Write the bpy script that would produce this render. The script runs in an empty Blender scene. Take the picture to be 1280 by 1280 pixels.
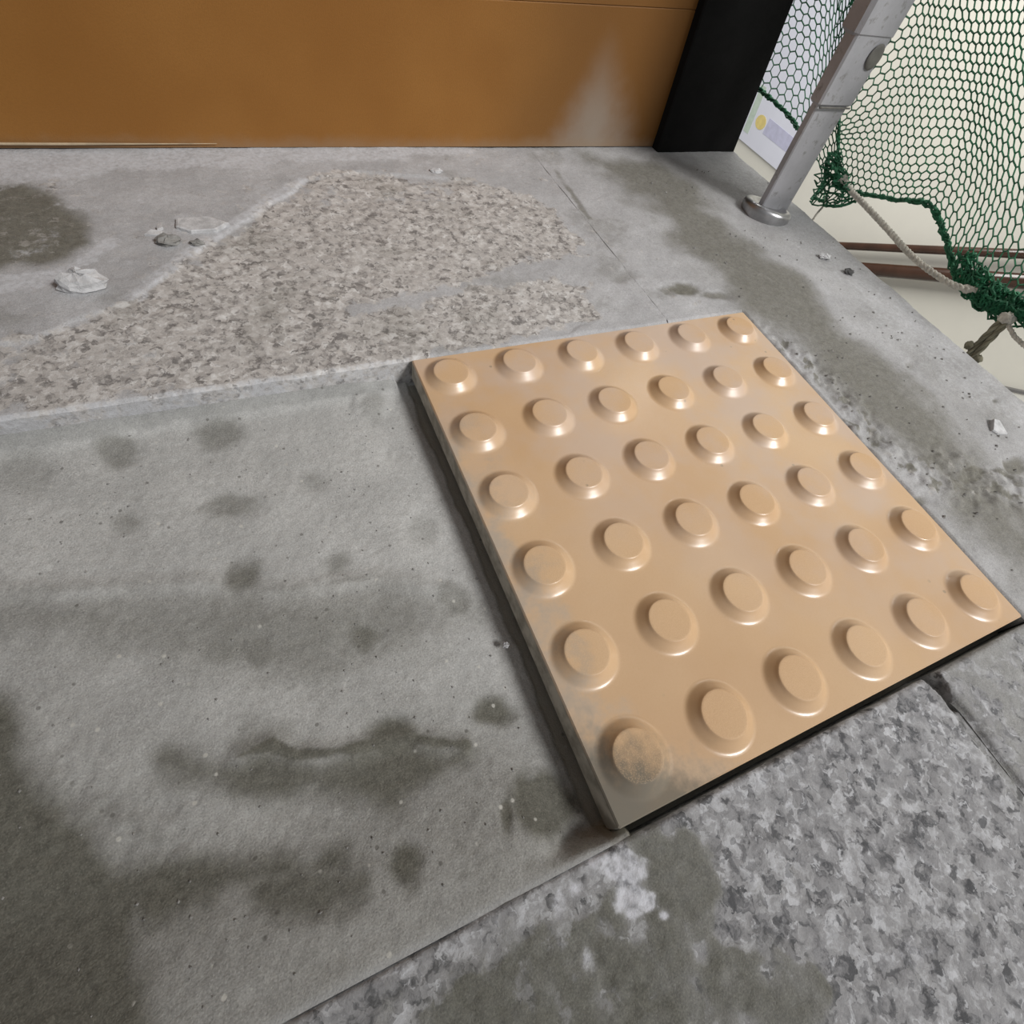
import bpy, math, random
import numpy as np
from mathutils import Vector, Matrix

random.seed(7)
C = bpy.context.scene.collection
SC = bpy.context.scene

# ------------------------------------------------------------------ camera, world, lights, exposure
cam = bpy.data.objects.new('camera', bpy.data.cameras.new('camera'))
C.objects.link(cam)
cam.data.sensor_width = 36.0
cam.data.lens = 664.51 / 1280 * 36.0
cam.data.clip_start = 0.01
cam.data.clip_end = 60
RX, RY, RZ = (0.9085, -0.3835, 0.1661), (-0.2397, -0.8037, -0.5447), (0.3424, 0.4550, -0.8220)
cam.matrix_world = Matrix(((RX[0], -RY[0], -RZ[0], -0.08692),
                           (RX[1], -RY[1], -RZ[1], 0.02342),
                           (RX[2], -RY[2], -RZ[2], 0.25507),
                           (0, 0, 0, 1)))
SC.camera = cam

SC.view_settings.view_transform = 'Standard'
SC.view_settings.look = 'None'
SC.view_settings.gamma = 1.0
SC.view_settings.use_curve_mapping = False
SC.view_settings.exposure = 0.0

world = bpy.data.worlds.new('world')
SC.world = world
world.use_nodes = True
bg = world.node_tree.nodes['Background']
bg.inputs['Color'].default_value = (0.97, 0.98, 1.0, 1)
bg.inputs['Strength'].default_value = 0.26

def aim(o, target):
    o.rotation_euler = (Vector(target) - o.location).to_track_quat('-Z', 'Y').to_euler()

# lamp on the stairwell side, above and in front of the landing
ld = bpy.data.lights.new('stair_spot', 'SPOT')
ld.energy = 540
ld.color = (1.0, 0.985, 0.96)
ld.shadow_soft_size = 0.5
ld.spot_size = math.radians(31)
ld.spot_blend = 1.0
lo = bpy.data.objects.new('stair_spot', ld)
C.objects.link(lo)
lo.location = (1.62, -1.66, 2.35)
aim(lo, (0.25, 0.33, 0.0))

# added fill lamp, no fixture behind it, to brighten the stairwell wall
la = bpy.data.lights.new('stairwell_fill', 'AREA')
la.shape = 'RECTANGLE'
la.size, la.size_y = 0.3, 2.4
la.energy = 82
la.color = (1.0, 0.985, 0.95)
lao = bpy.data.objects.new('stairwell_fill', la)
C.objects.link(lao)
lao.location = (1.25, 1.7, 1.5)
aim(lao, (3.0, 1.7, -0.9))

# ------------------------------------------------------------------ helpers
def link(name, me, mat=None, parent=None, kind=None):
    o = bpy.data.objects.new(name, me)
    C.objects.link(o)
    if mat is not None:
        for m in (mat if isinstance(mat, (list, tuple)) else [mat]):
            if m.name not in [x.name for x in me.materials]:
                me.materials.append(m)
    if parent is not None:
        o.parent = parent
    if kind:
        o['kind'] = kind
    return o

def tag(o, label, cat, group=None):
    o['label'] = label
    o['category'] = cat
    if group:
        o['group'] = group
    return o

def mesh_np(name, V, F, smooth=True):
    """V (n,3), F (m,4) or (m,3) integer arrays."""
    me = bpy.data.meshes.new(name)
    V = np.asarray(V, np.float32)
    F = np.asarray(F, np.int32)
    k = F.shape[1]
    me.vertices.add(len(V))
    me.vertices.foreach_set('co', V.ravel())
    me.loops.add(F.size)
    me.loops.foreach_set('vertex_index', F.ravel())
    me.polygons.add(len(F))
    me.polygons.foreach_set('loop_start', np.arange(0, F.size, k, dtype=np.int32))
    me.polygons.foreach_set('use_smooth', np.full(len(F), smooth))
    me.update(calc_edges=True)
    me.validate()
    return me

def mesh_py(name, V, F, smooth=False):
    me = bpy.data.meshes.new(name)
    me.from_pydata([tuple(v) for v in V], [], F)
    for p in me.polygons:
        p.use_smooth = smooth
    me.update()
    return me

def box_vf(x0, x1, y0, y1, z0, z1, c=0.0):
    """box with chamfered vertical and top edges"""
    if c <= 0:
        V = [(x, y, z) for z in (z0, z1) for x, y in ((x0, y0), (x1, y0), (x1, y1), (x0, y1))]
        F = [(3, 2, 1, 0), (4, 5, 6, 7)] + [(i, (i + 1) % 4, 4 + (i + 1) % 4, 4 + i) for i in range(4)]
        return V, F
    def ring(i, z):
        a, b, p, q = x0 + i, x1 - i, y0 + i, y1 - i
        k = c
        return [(a + k, p, z), (b - k, p, z), (b, p + k, z), (b, q - k, z), (b - k, q, z), (a + k, q, z), (a, q - k, z), (a, p + k, z)]
    rings = [ring(c, z0), ring(0, z0 + c), ring(0, z1 - c), ring(c, z1)]
    V = [v for r in rings for v in r]
    F = [tuple(range(7, -1, -1)), tuple(range(24, 32))]
    for r in range(3):
        for i in range(8):
            j = (i + 1) % 8
            F.append((r * 8 + i, r * 8 + j, r * 8 + 8 + j, r * 8 + 8 + i))
    return V, F

def add_box(name, x0, x1, y0, y1, z0, z1, mat, parent=None, kind=None, c=0.0):
    V, F = box_vf(x0, x1, y0, y1, z0, z1, c)
    return link(name, mesh_py(name, V, F), mat, parent, kind)

def tube_vf(P, rad, sides=8, cap=True):
    """tube along a polyline P (n,3); rad scalar or (n,)"""
    P = np.asarray(P, float)
    n = len(P)
    rad = np.broadcast_to(np.asarray(rad, float), (n,))
    T = np.gradient(P, axis=0)
    T /= np.linalg.norm(T, axis=1, keepdims=True) + 1e-12
    up = np.array([0.0, 0.0, 1.0]) if abs(T[0][2]) < 0.9 else np.array([1.0, 0, 0])
    V = []
    N = up - T[0] * (up @ T[0])
    for i in range(n):
        N = N - T[i] * (N @ T[i])
        N /= np.linalg.norm(N) + 1e-12
        Bn = np.cross(T[i], N)
        for s in range(sides):
            a = 2 * math.pi * s / sides
            V.append(P[i] + rad[i] * (math.cos(a) * N + math.sin(a) * Bn))
    F = []
    for i in range(n - 1):
        for s in range(sides):
            t = (s + 1) % sides
            F.append((i * sides + s, i * sides + t, (i + 1) * sides + t, (i + 1) * sides + s))
    if cap:
        F.append(tuple(range(sides - 1, -1, -1)))
        F.append(tuple(range((n - 1) * sides, n * sides)))
    return V, F

def join_vf(parts):
    V, F = [], []
    for v, f in parts:
        o = len(V)
        V += list(v)
        F += [tuple(i + o for i in q) for q in f]
    return V, F

def lathe_vf(prof, seg=32, close_top=True):
    V, F = [], []
    for r, z in prof:
        for s in range(seg):
            a = 2 * math.pi * s / seg
            V.append((r * math.cos(a), r * math.sin(a), z))
    for i in range(len(prof) - 1):
        for s in range(seg):
            t = (s + 1) % seg
            F.append((i * seg + s, i * seg + t, (i + 1) * seg + t, (i + 1) * seg + s))
    if close_top:
        F.append(tuple(range((len(prof) - 1) * seg, len(prof) * seg)))
    return V, F

def spline(pts, n):
    """nonuniform cubic Hermite through pts, n samples evenly spaced in chord length"""
    P = np.asarray(pts, float)
    t = np.concatenate([[0], np.cumsum(np.linalg.norm(np.diff(P, axis=0), axis=1))])
    return herm(t, P, np.linspace(0, t[-1], n))

def herm(t, P, q):
    """cubic Hermite along axis 0 with finite-difference tangents"""
    P = np.asarray(P, float)
    t = np.asarray(t, float)
    sh = (-1,) + (1,) * (P.ndim - 1)
    d = np.diff(P, axis=0) / np.diff(t).reshape(sh)
    m = np.empty_like(P)
    m[0], m[-1] = d[0], d[-1]
    if len(P) > 2:
        w = np.diff(t)
        w0, w1 = w[1:].reshape(sh), w[:-1].reshape(sh)
        m[1:-1] = (d[:-1] * w0 + d[1:] * w1) / (w0 + w1)
    i = np.clip(np.searchsorted(t, q, side='right') - 1, 0, len(t) - 2)
    h = (t[i + 1] - t[i]).reshape(sh)
    s = ((q - t[i]) / (t[i + 1] - t[i])).reshape(sh)
    return ((2 * s**3 - 3 * s**2 + 1) * P[i] + (s**3 - 2 * s**2 + s) * h * m[i]
            + (-2 * s**3 + 3 * s**2) * P[i + 1] + (s**3 - s**2) * h * m[i + 1])

# ---- numpy noise and masks on the ground (metres)
def vnoise(x, y, seed=0):
    xi, yi = np.floor(x), np.floor(y)
    fx, fy = x - xi, y - yi
    xi, yi = xi.astype(np.int64), yi.astype(np.int64)
    def h(a, b):
        n = (a * 374761393 + b * 668265263 + seed * 974711) & 0xFFFFFFFF
        n = ((n ^ (n >> 13)) * 1274126177) & 0xFFFFFFFF
        n = (n ^ (n >> 16)) & 0xFFFFFFFF
        return n / 4294967295.0
    u, v = fx * fx * (3 - 2 * fx), fy * fy * (3 - 2 * fy)
    return ((h(xi, yi) * (1 - u) + h(xi + 1, yi) * u) * (1 - v)
            + (h(xi, yi + 1) * (1 - u) + h(xi + 1, yi + 1) * u) * v) * 2 - 1

def fbm(x, y, scale, octv=4, seed=0, gain=0.5):
    s, a, tot = 0.0, 1.0, 0.0
    for o in range(octv):
        c, sn = math.cos(0.6 + o), math.sin(0.6 + o)
        s = s + a * vnoise((c * x - sn * y) * scale, (sn * x + c * y) * scale, seed + o * 17)
        tot += a
        a *= gain
        scale *= 2.03
    return s / tot

def sstep(a, b, x):
    t = np.clip((x - a) / (b - a), 0, 1)
    return t * t * (3 - 2 * t)

def seg_dist(X, Y, pts, closed=False):
    D = np.full(X.shape, 1e9)
    n = len(pts)
    for i in range(n if closed else n - 1):
        (ax, ay), (bx, by) = pts[i], pts[(i + 1) % n]
        dx, dy = bx - ax, by - ay
        t = np.clip(((X - ax) * dx + (Y - ay) * dy) / (dx * dx + dy * dy + 1e-12), 0, 1)
        D = np.minimum(D, np.hypot(X - ax - t * dx, Y - ay - t * dy))
    return D

def inside(X, Y, pts):
    r = np.zeros(X.shape, bool)
    n = len(pts)
    for i in range(n):
        (ax, ay), (bx, by) = pts[i], pts[(i + 1) % n]
        c = (ay > Y) != (by > Y)
        r ^= c & (X < (bx - ax) * (Y - ay) / (by - ay + 1e-15) + ax)
    return r

def pmask(X, Y, pts, soft, wob=0.0, wscale=60, seed=3):
    """soft polygon mask with a noise-wobbled border"""
    d = seg_dist(X, Y, pts, True)
    d = np.where(inside(X, Y, pts), d, -d)
    if wob:
        d = d + wob * fbm(X, Y, wscale, 3, seed)
    return sstep(-soft, soft, d)

def bmask(X, Y, blobs, wob=0.3, wscale=90, seed=5):
    """elliptic stains: (x, y, a, b, c, d, strength)"""
    M = np.zeros(X.shape)
    N = wob * fbm(X, Y, wscale, 3, seed)
    for x, y, a, b, c, d, s in blobs:
        dx, dy = X - x, Y - y
        r = np.hypot(a * dx + b * dy, c * dx + d * dy)
        M = np.maximum(M, s * (1 - sstep(0.35, 1.35, r + N)))
    return M

def axis(*runs):
    """runs of (start, stop, step) -> strictly increasing coordinates"""
    a = np.concatenate([np.linspace(s, e, max(2, int(round((e - s) / st)) + 1)) for s, e, st in runs])
    a = np.unique(np.round(a, 6))
    return a

def slab(name, xs, ys, zf, mf, zb, mat, parent):
    """thick slab: height-field top zf(X,Y), vertical sides down to zb, surface attribute 'surf' from mf"""
    X, Y = np.meshgrid(xs, ys)
    M = mf(X, Y)
    Z = zf(X, Y, M)
    ny, nx = X.shape
    V = np.stack([X.ravel(), Y.ravel(), Z.ravel()], 1)
    idx = np.arange(nx * ny).reshape(ny, nx)
    F = np.stack([idx[:-1, :-1].ravel(), idx[:-1, 1:].ravel(), idx[1:, 1:].ravel(), idx[1:, :-1].ravel()], 1)
    per = np.concatenate([idx[0, :], idx[1:, -1], idx[-1, -2::-1], idx[-2:0:-1, 0]])
    n0, n1 = len(V), len(per)
    top = V[per]
    low = top.copy()
    low[:, 2] = zb
    V = np.concatenate([V, top, low])
    a = np.arange(n1)
    b = (a + 1) % n1
    F = np.concatenate([F, np.stack([n0 + a, n0 + n1 + a, n0 + n1 + b, n0 + b], 1)])
    Mf = np.stack([m.ravel() for m in M], 1)
    Mf = np.concatenate([Mf, Mf[per], Mf[per]])
    me = mesh_np(name, V, F)
    at = me.attributes.new('surf', 'FLOAT_COLOR', 'POINT')
    col = np.ones((len(V), 4), np.float32)
    col[:, :3] = Mf
    at.data.foreach_set('color', col.ravel())
    return link(name, me, mat, parent)

# ------------------------------------------------------------------ materials
class NT:
    def __init__(self, name):
        self.m = bpy.data.materials.new(name)
        self.m.use_nodes = True
        self.t = self.m.node_tree
        self.b = self.t.nodes['Principled BSDF']
        self._pos = None
    def n(self, ty, **kw):
        x = self.t.nodes.new(ty)
        for k, v in kw.items():
            setattr(x, k, v)
        return x
    def put(self, sock, v):
        if v is None:
            return
        if isinstance(v, bpy.types.NodeSocket):
            self.t.links.new(v, sock)
        elif isinstance(v, (tuple, list)) and len(v) == 3 and sock.type == 'RGBA':
            sock.default_value = (*v, 1)
        else:
            sock.default_value = v
    def pos(self):
        if self._pos is None:
            self._pos = self.n('ShaderNodeNewGeometry').outputs['Position']
        return self._pos
    def xyz(self):
        s = self.n('ShaderNodeSeparateXYZ')
        self.put(s.inputs[0], self.pos())
        return s.outputs
    def obj(self):
        return self.n('ShaderNodeTexCoord').outputs['Object']
    def noise(self, scale, detail=3, rough=0.5, vec=None, dist=0.0):
        x = self.n('ShaderNodeTexNoise')
        self.put(x.inputs['Vector'], vec or self.pos())
        x.inputs['Scale'].default_value = scale
        x.inputs['Detail'].default_value = detail
        x.inputs['Roughness'].default_value = rough
        x.inputs['Distortion'].default_value = dist
        return x.outputs['Fac']
    def vor(self, scale, out='Color', vec=None, feature='F1'):
        x = self.n('ShaderNodeTexVoronoi', feature=feature)
        self.put(x.inputs['Vector'], vec or self.pos())
        x.inputs['Scale'].default_value = scale
        return x.outputs[out]
    def math(self, op, a, b=None, clamp=False):
        x = self.n('ShaderNodeMath', operation=op, use_clamp=clamp)
        self.put(x.inputs[0], a)
        self.put(x.inputs[1], b)
        return x.outputs[0]
    def vmath(self, op, a, b=None):
        x = self.n('ShaderNodeVectorMath', operation=op)
        self.put(x.inputs[0], a)
        self.put(x.inputs[1], b)
        return x.outputs[0]
    def mix(self, f, a, b, blend='MIX'):
        x = self.n('ShaderNodeMix', data_type='RGBA', blend_type=blend)
        self.put(x.inputs[0], f)
        self.put(x.inputs[6], a)
        self.put(x.inputs[7], b)
        return x.outputs[2]
    def rng(self, v, a, b, c=0.0, d=1.0, smooth=True):
        x = self.n('ShaderNodeMapRange', interpolation_type='SMOOTHSTEP' if smooth else 'LINEAR')
        self.put(x.inputs[0], v)
        for i, q in zip((1, 2, 3, 4), (a, b, c, d)):
            x.inputs[i].default_value = q
        return x.outputs[0]
    def ramp(self, f, stops, const=False):
        x = self.n('ShaderNodeValToRGB')
        self.put(x.inputs[0], f)
        cr = x.color_ramp
        cr.interpolation = 'CONSTANT' if const else 'LINEAR'
        while len(cr.elements) < len(stops):
            cr.elements.new(0.5)
        for e, (p, c) in zip(cr.elements, stops):
            e.position = p
            e.color = (*c, 1)
        return x.outputs[0]
    def attr(self, name='surf'):
        a = self.n('ShaderNodeAttribute', attribute_name=name)
        s = self.n('ShaderNodeSeparateColor')
        self.put(s.inputs[0], a.outputs['Color'])
        return s.outputs
    def bump(self, h, dist, strength=1.0):
        x = self.n('ShaderNodeBump')
        x.inputs['Strength'].default_value = strength
        x.inputs['Distance'].default_value = dist
        self.put(x.inputs['Height'], h)
        return x.outputs[0]
    def out(self, col, rough=0.8, bump=None, metal=0.0, spec=None):
        self.put(self.b.inputs['Base Color'], col)
        self.put(self.b.inputs['Roughness'], rough)
        self.put(self.b.inputs['Metallic'], metal)
        if bump is not None:
            self.put(self.b.inputs['Normal'], bump)
        if spec is not None:
            self.put(self.b.inputs['Specular IOR Level'], spec)
        return self.m

def cement_nodes(t, dry, damp_c, damp):
    """grey cement colour with grain, damp tone where the mask marks stains or painted shadow"""
    big = t.noise(22, 4, 0.55)
    fine = t.noise(420, 3, 0.6)
    c = t.mix(t.rng(big, 0.3, 0.7), tuple(v * 0.86 for v in dry), tuple(v * 1.1 for v in dry))
    c = t.mix(t.math('MULTIPLY', t.rng(fine, 0.35, 0.72), 0.35), c, tuple(v * 0.62 for v in dry))
    sand = t.noise(1300, 2, 0.6)
    c = t.mix(t.math('MULTIPLY', t.rng(sand, 0.50, 0.68), 0.40), c, tuple(v * 0.50 for v in dry))
    c = t.mix(t.math('MULTIPLY', t.rng(sand, 0.46, 0.32), 0.30), c, tuple(min(1, v * 1.45) for v in dry))
    d = t.math('ADD', damp, t.math('MULTIPLY', t.math('SUBTRACT', t.noise(150, 4, 0.65), 0.5), 0.28))
    d = t.math('MULTIPLY', t.rng(d, 0.02, 0.98), t.rng(damp, 0.0, 0.12))
    dc = t.mix(t.rng(t.noise(260, 3, 0.6), 0.35, 0.7), damp_c, tuple(v * 0.74 for v in damp_c))
    dc = t.mix(t.math('MULTIPLY', t.rng(sand, 0.50, 0.68), 0.45), dc, tuple(v * 0.45 for v in damp_c))
    dc = t.mix(t.math('MULTIPLY', t.rng(sand, 0.46, 0.32), 0.35), dc, tuple(v * 1.7 for v in damp_c))
    return t.mix(d, c, dc)

def mat_stone(name, grain, light, mid, dark, tint, dry, damp_c, white):
    """granite speckle; surf.R = cement film, surf.G = damp, surf.B = white lime dust"""
    t = NT(name)
    R, G, B = t.attr()[:3]
    wob = t.n('ShaderNodeTexNoise')
    t.put(wob.inputs['Vector'], t.pos())
    wob.inputs['Scale'].default_value = grain * 1.3
    wob.inputs['Detail'].default_value = 3
    off = t.vmath('MULTIPLY', t.vmath('SUBTRACT', wob.outputs['Color'], (0.5, 0.5, 0.5)), (1.6 / grain,) * 3)
    v = t.vmath('ADD', t.pos(), off)
    cell = t.n('ShaderNodeSeparateColor')
    t.put(cell.inputs[0], t.vor(grain, 'Color', v))
    cell2 = t.n('ShaderNodeSeparateColor')
    t.put(cell2.inputs[0], t.vor(grain * 1.9, 'Color', v))
    k = t.math('ADD', t.math('MULTIPLY', cell.outputs[0], 0.20), t.math('MULTIPLY', t.noise(grain * 0.75, 5, 0.66, v), 0.80))
    c = t.ramp(k, [(0.34, dark), (0.44, mid), (0.54, tint), (0.68, light)])
    c = t.mix(t.math('MULTIPLY', t.rng(t.noise(grain * 0.95, 2, 0.5, t.vmath('ADD', v, (3.1, 1.7, 0.4))), 0.61, 0.70), 0.85), c, dark)
    c = t.mix(t.math('MULTIPLY', t.rng(t.noise(grain * 1.2, 3, 0.5, t.vmath('ADD', v, (7.3, 2.9, 1.4))), 0.60, 0.68), 0.8), c, light)
    c = t.mix(t.math('MULTIPLY', t.rng(cell2.outputs[1], 0.88, 0.94), 0.5), c, dark)
    c = t.mix(t.math('MULTIPLY', t.noise(30, 3), 0.35), c, tuple(a * 0.8 for a in mid))
    cem = cement_nodes(t, dry, damp_c, G)
    n1 = t.noise(grain * 0.55, 5, 0.62, v)
    f = t.math('ADD', R, t.math('MULTIPLY', t.math('SUBTRACT', n1, 0.5), 1.5))
    f = t.rng(f, 0.34, 0.62)
    f = t.math('MAXIMUM', f, t.rng(R, 0.86, 0.99))
    c = t.mix(t.math('MULTIPLY', f, 0.93), c, cem)
    c = t.mix(t.math('MULTIPLY', G, t.math('MULTIPLY', t.math('SUBTRACT', 1.0, f), 0.55)), c, damp_c)
    w = t.math('ADD', B, t.math('MULTIPLY', t.math('SUBTRACT', t.noise(230, 5, 0.72), 0.5), 1.3))
    w = t.math('MULTIPLY', t.rng(w, 0.22, 0.85), t.rng(B, 0.02, 0.2))
    c = t.mix(t.math('MULTIPLY', w, t.rng(t.noise(grain * 1.5, 4, 0.6), 0.36, 0.6, 0.35, 0.85)), c, white)
    h = t.math('ADD', t.math('MULTIPLY', t.noise(grain * 0.9, 4, 0.6, v), 0.6), t.math('MULTIPLY', t.noise(1100, 3, 0.7), 0.45))
    return t.out(c, 0.82, t.bump(h, 0.0011, 0.6), spec=0.3)

def mat_mortar():
    t = NT('mortar')
    R, G, B = t.attr()[:3]
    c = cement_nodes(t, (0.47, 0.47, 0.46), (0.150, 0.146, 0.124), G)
    c = t.mix(t.math('MULTIPLY', R, 0.8), c, (0.25, 0.235, 0.195))
    c = t.mix(t.math('MULTIPLY', B, 0.6), c, (0.42, 0.43, 0.45))
    sp = t.vor(330, 'Distance')
    pick = t.n('ShaderNodeSeparateColor')
    t.put(pick.inputs[0], t.vor(330, 'Color'))
    dot = t.math('MULTIPLY', t.rng(sp, 0.42, 0.2), t.rng(pick.outputs[0], 0.985, 0.995))
    c = t.mix(t.math('MULTIPLY', dot, 0.75), c, (0.55, 0.54, 0.5))
    dot2 = t.math('MULTIPLY', t.rng(sp, 0.4, 0.2), t.rng(pick.outputs[1], 0.975, 0.99))
    c = t.mix(t.math('MULTIPLY', dot2, 0.6), c, (0.09, 0.085, 0.075))
    h = t.math('ADD', t.math('MULTIPLY', t.noise(900, 4, 0.7), 0.9), t.math('MULTIPLY', t.noise(140, 3), 0.5))
    return t.out(c, 0.9, t.bump(h, 0.0009, 0.6), spec=0.25)

def mat_tile(name, top=False):
    t = NT(name)
    x, y, z = t.xyz()[:3]
    base = t.mix(t.rng(t.noise(9, 4, 0.5), 0.3, 0.7), (0.545, 0.355, 0.20), (0.61, 0.42, 0.25))
    base = t.mix(t.math('MULTIPLY', t.rng(t.noise(1500, 2), 0.4, 0.7), 0.18), base, (0.50, 0.31, 0.155))
    # pinkish cement haze wiped over the back half and the right side
    hz = t.math('MULTIPLY', t.rng(t.noise(16, 5, 0.6), 0.38, 0.64), t.rng(t.math('ADD', y, t.math('MULTIPLY', x, 0.75)), 0.06, 0.36))
    base = t.mix(t.math('MULTIPLY', hz, 0.62), base, (0.53, 0.43, 0.37))
    # grey cement dust along the left edge
    nl = t.noise(38, 5, 0.62)
    le = t.math('MULTIPLY', t.rng(t.math('ADD', x, t.math('MULTIPLY', t.math('SUBTRACT', nl, 0.5), 0.11)), 0.026, -0.010), t.rng(y, 0.285, 0.2))
    base = t.mix(t.math('MULTIPLY', le, 0.62), base, (0.30, 0.29, 0.265))
    # damp cement smeared over the front left corner
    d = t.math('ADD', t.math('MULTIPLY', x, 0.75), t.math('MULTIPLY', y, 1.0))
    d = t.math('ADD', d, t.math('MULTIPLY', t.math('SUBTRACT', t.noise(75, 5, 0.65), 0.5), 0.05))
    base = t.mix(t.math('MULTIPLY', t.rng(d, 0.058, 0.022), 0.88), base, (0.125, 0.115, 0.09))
    # grey smudge on the fourth bump row, left edge
    speck = t.math('MULTIPLY', t.rng(t.vor(95, 'Distance'), 0.13, 0.07), t.rng(t.noise(20, 2), 0.58, 0.66))
    base = t.mix(t.math('MULTIPLY', speck, 0.55), base, (0.2, 0.17, 0.13))
    side = t.rng(z, -0.0006, -0.0016)
    dirt = t.mix(t.rng(t.noise(90, 4, 0.6), 0.35, 0.65), (0.50, 0.47, 0.40), (0.27, 0.25, 0.205))
    base = t.mix(t.math('MULTIPLY', side, 0.95), base, dirt)
    if top:
        dots = t.vor(1500, 'Distance')
        return t.out(t.mix(t.rng(dots, 0.5, 0.25, 0, 0.25), base, (0.66, 0.46, 0.28)), 0.6, t.bump(dots, 0.00012, 0.5), spec=0.3)
    dusty = t.math('MAXIMUM', t.math('MAXIMUM', t.math('MULTIPLY', hz, 0.15), t.math('MULTIPLY', le, 0.5)), t.math('MULTIPLY', t.rng(d, 0.058, 0.022), 0.55))
    r = t.math('ADD', 0.31, dusty)
    return t.out(base, t.math('ADD', r, t.math('MULTIPLY', side, 0.5)), t.bump(t.noise(60, 2), 0.0004, 0.35), spec=0.9)

def mat_flat(name, col, rough=0.6, var=0.15, scale=40, bump=0.0, metal=0.0, spec=None):
    t = NT(name)
    v = t.pos()
    c = t.mix(t.rng(t.noise(scale, 4, 0.55, v), 0.3, 0.7), tuple(a * (1 - var) for a in col), tuple(min(1, a * (1 + var)) for a in col))
    return t.out(c, rough, t.bump(t.noise(scale * 6, 3, 0.6, v), bump) if bump else None, metal, spec)

# ------------------------------------------------------------------ outlines measured on the ground (metres)
DAMP_DABS = [
    (-0.1799, 0.2792, 93.0, -3.7, -21.6, -81.2, 0.6) ,
    (-0.1284, 0.2805, 66.0, -7.8, -16.0, -62.5, 0.6) ,
    (-0.1793, 0.2294, 96.5, -4.3, -26.0, -85.9, 0.6) ,
    (-0.1288, 0.2252, 63.5, -8.2, -25.9, -88.1, 0.7) ,
    (-0.0819, 0.2307, 98.2, -20.1, -25.2, -89.7, 0.5) ,
    (-0.1292, 0.177, 80.9, -11.2, -22.4, -68.4, 0.8) ,
    (-0.0813, 0.1715, 105.6, -24.1, -28.1, -87.5, 0.6) ,
    (-0.0324, 0.2816, 102.7, -27.1, -13.1, -54.8, 0.7) ,
    (-0.0304, 0.1786, 93.3, -29.6, -22.1, -72.3, 0.6) ,
    (-0.0778, 0.1254, 76.5, -19.6, -24.4, -69.4, 0.8) ,
    (-0.0767, 0.0716, 77.4, -22.4, -34.5, -89.1, 0.9) ,
    (-0.0294, 0.068, 77.7, -30.9, -51.6, -136.7, 0.8) ,
    (-0.0239, 0.0218, 46.7, -21.4, -29.2, -71.8, 0.9) ,
    (-0.0283, 0.1307, 89.9, -31.5, -28.0, -83.3, 0.7) ,
    (-0.1279, 0.1344, 36.7, -5.6, -24.2, -67.6, 0.6) ,
    (-0.0854, 0.0235, 131.9, -39.8, -40.7, -96.5, 0.6) ,
    (-0.0311, 0.2382, 137.7, -39.2, -19.7, -73.6, 0.3) ,
    (-0.2244, 0.2753, 62.2, 1.7, -14.0, -50.3, 0.35) ,
    (-0.1232, 0.0287, 46.3, -9.5, -37.8, -88.1, 0.5) ,
    (-0.1318, 0.0876, 42.8, -6.9, -24.6, -63.0, 0.45) ,
    (-0.0322, 0.1261, 36.5, -12.6, -27.8, -81.7, 0.4) ,
    (-0.0412, 0.0237, 254.4, -104.9, -46.6, -113.9, 0.8) ,
]
DAMP_BAND_A = [(-0.2503, 0.208), (-0.1929, 0.1919), (-0.1477, 0.1802), (-0.1118, 0.1635), (-0.0635, 0.1555), (-0.0283, 0.1373), (-0.0157, 0.1204), (-0.0381, 0.1091), (-0.1027, 0.1107), (-0.1531, 0.1292), (-0.1999, 0.1662), (-0.2485, 0.1833)]
DAMP_BAND_B = [(-0.1686, 0.1003), (-0.1414, 0.0896), (-0.1281, 0.0897), (-0.1194, 0.081), (-0.0927, 0.0741), (-0.0617, 0.0639), (-0.0412, 0.0541), (-0.0608, 0.0437), (-0.1018, 0.0518), (-0.1349, 0.0685), (-0.1638, 0.085)]
DAMP_BAND_C = [(-0.1959, 0.0667), (-0.1744, 0.0619), (-0.1467, 0.0517), (-0.1084, 0.0381), (-0.107, 0.0305), (-0.1399, 0.0372), (-0.165, 0.0425), (-0.1813, 0.0404), (-0.1885, 0.0527)]
SHADOW_CORNER = [(-0.2523, 0.162), (-0.2265, 0.1452), (-0.2186, 0.115), (-0.2115, 0.0965), (-0.1958, 0.0709), (-0.1845, 0.0536), (-0.1855, 0.0335), (-0.182, 0.0086), (-0.2411, 0.0318)]  # soft cast shadow at the front left, painted into the mortar colour
RIDGE_A = [(-0.2503, 0.208), (-0.1929, 0.1919), (-0.1477, 0.1802), (-0.1118, 0.1635), (-0.0635, 0.1555), (-0.0283, 0.1373)]
RIDGE_B = [(-0.1414, 0.0896), (-0.1281, 0.0897), (-0.1194, 0.081), (-0.0963, 0.0744), (-0.0746, 0.0719), (-0.0479, 0.0578)]
CRACK_A = [(-0.2088, 0.0923), (-0.2021, 0.0973), (-0.1925, 0.0903), (-0.1818, 0.0782), (-0.174, 0.0675)]
BARE_BACK = [(-0.0221, 0.5384), (-0.0632, 0.4954), (-0.091, 0.466), (-0.1213, 0.4382), (-0.1592, 0.3922), (-0.1907, 0.378), (-0.2152, 0.3636), (-0.253, 0.3605), (-0.2482, 0.2966), (-0.2282, 0.3033), (-0.1307, 0.2993), (-0.0036, 0.2947), (0.0279, 0.3029), (0.1161, 0.2986), (0.1534, 0.3156), (0.1783, 0.3704), (0.1971, 0.4227), (0.1924, 0.4743), (0.1655, 0.5109), (0.1091, 0.5376), (0.0282, 0.5499)]
SMEAR = [(-0.029, 0.3687), (0.0269, 0.3751), (0.0846, 0.3873), (0.1594, 0.4047), (0.2382, 0.3948), (0.2662, 0.3398), (0.2115, 0.3349), (0.142, 0.3679), (0.0769, 0.3672), (0.0079, 0.3531), (-0.0271, 0.3528)]
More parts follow.
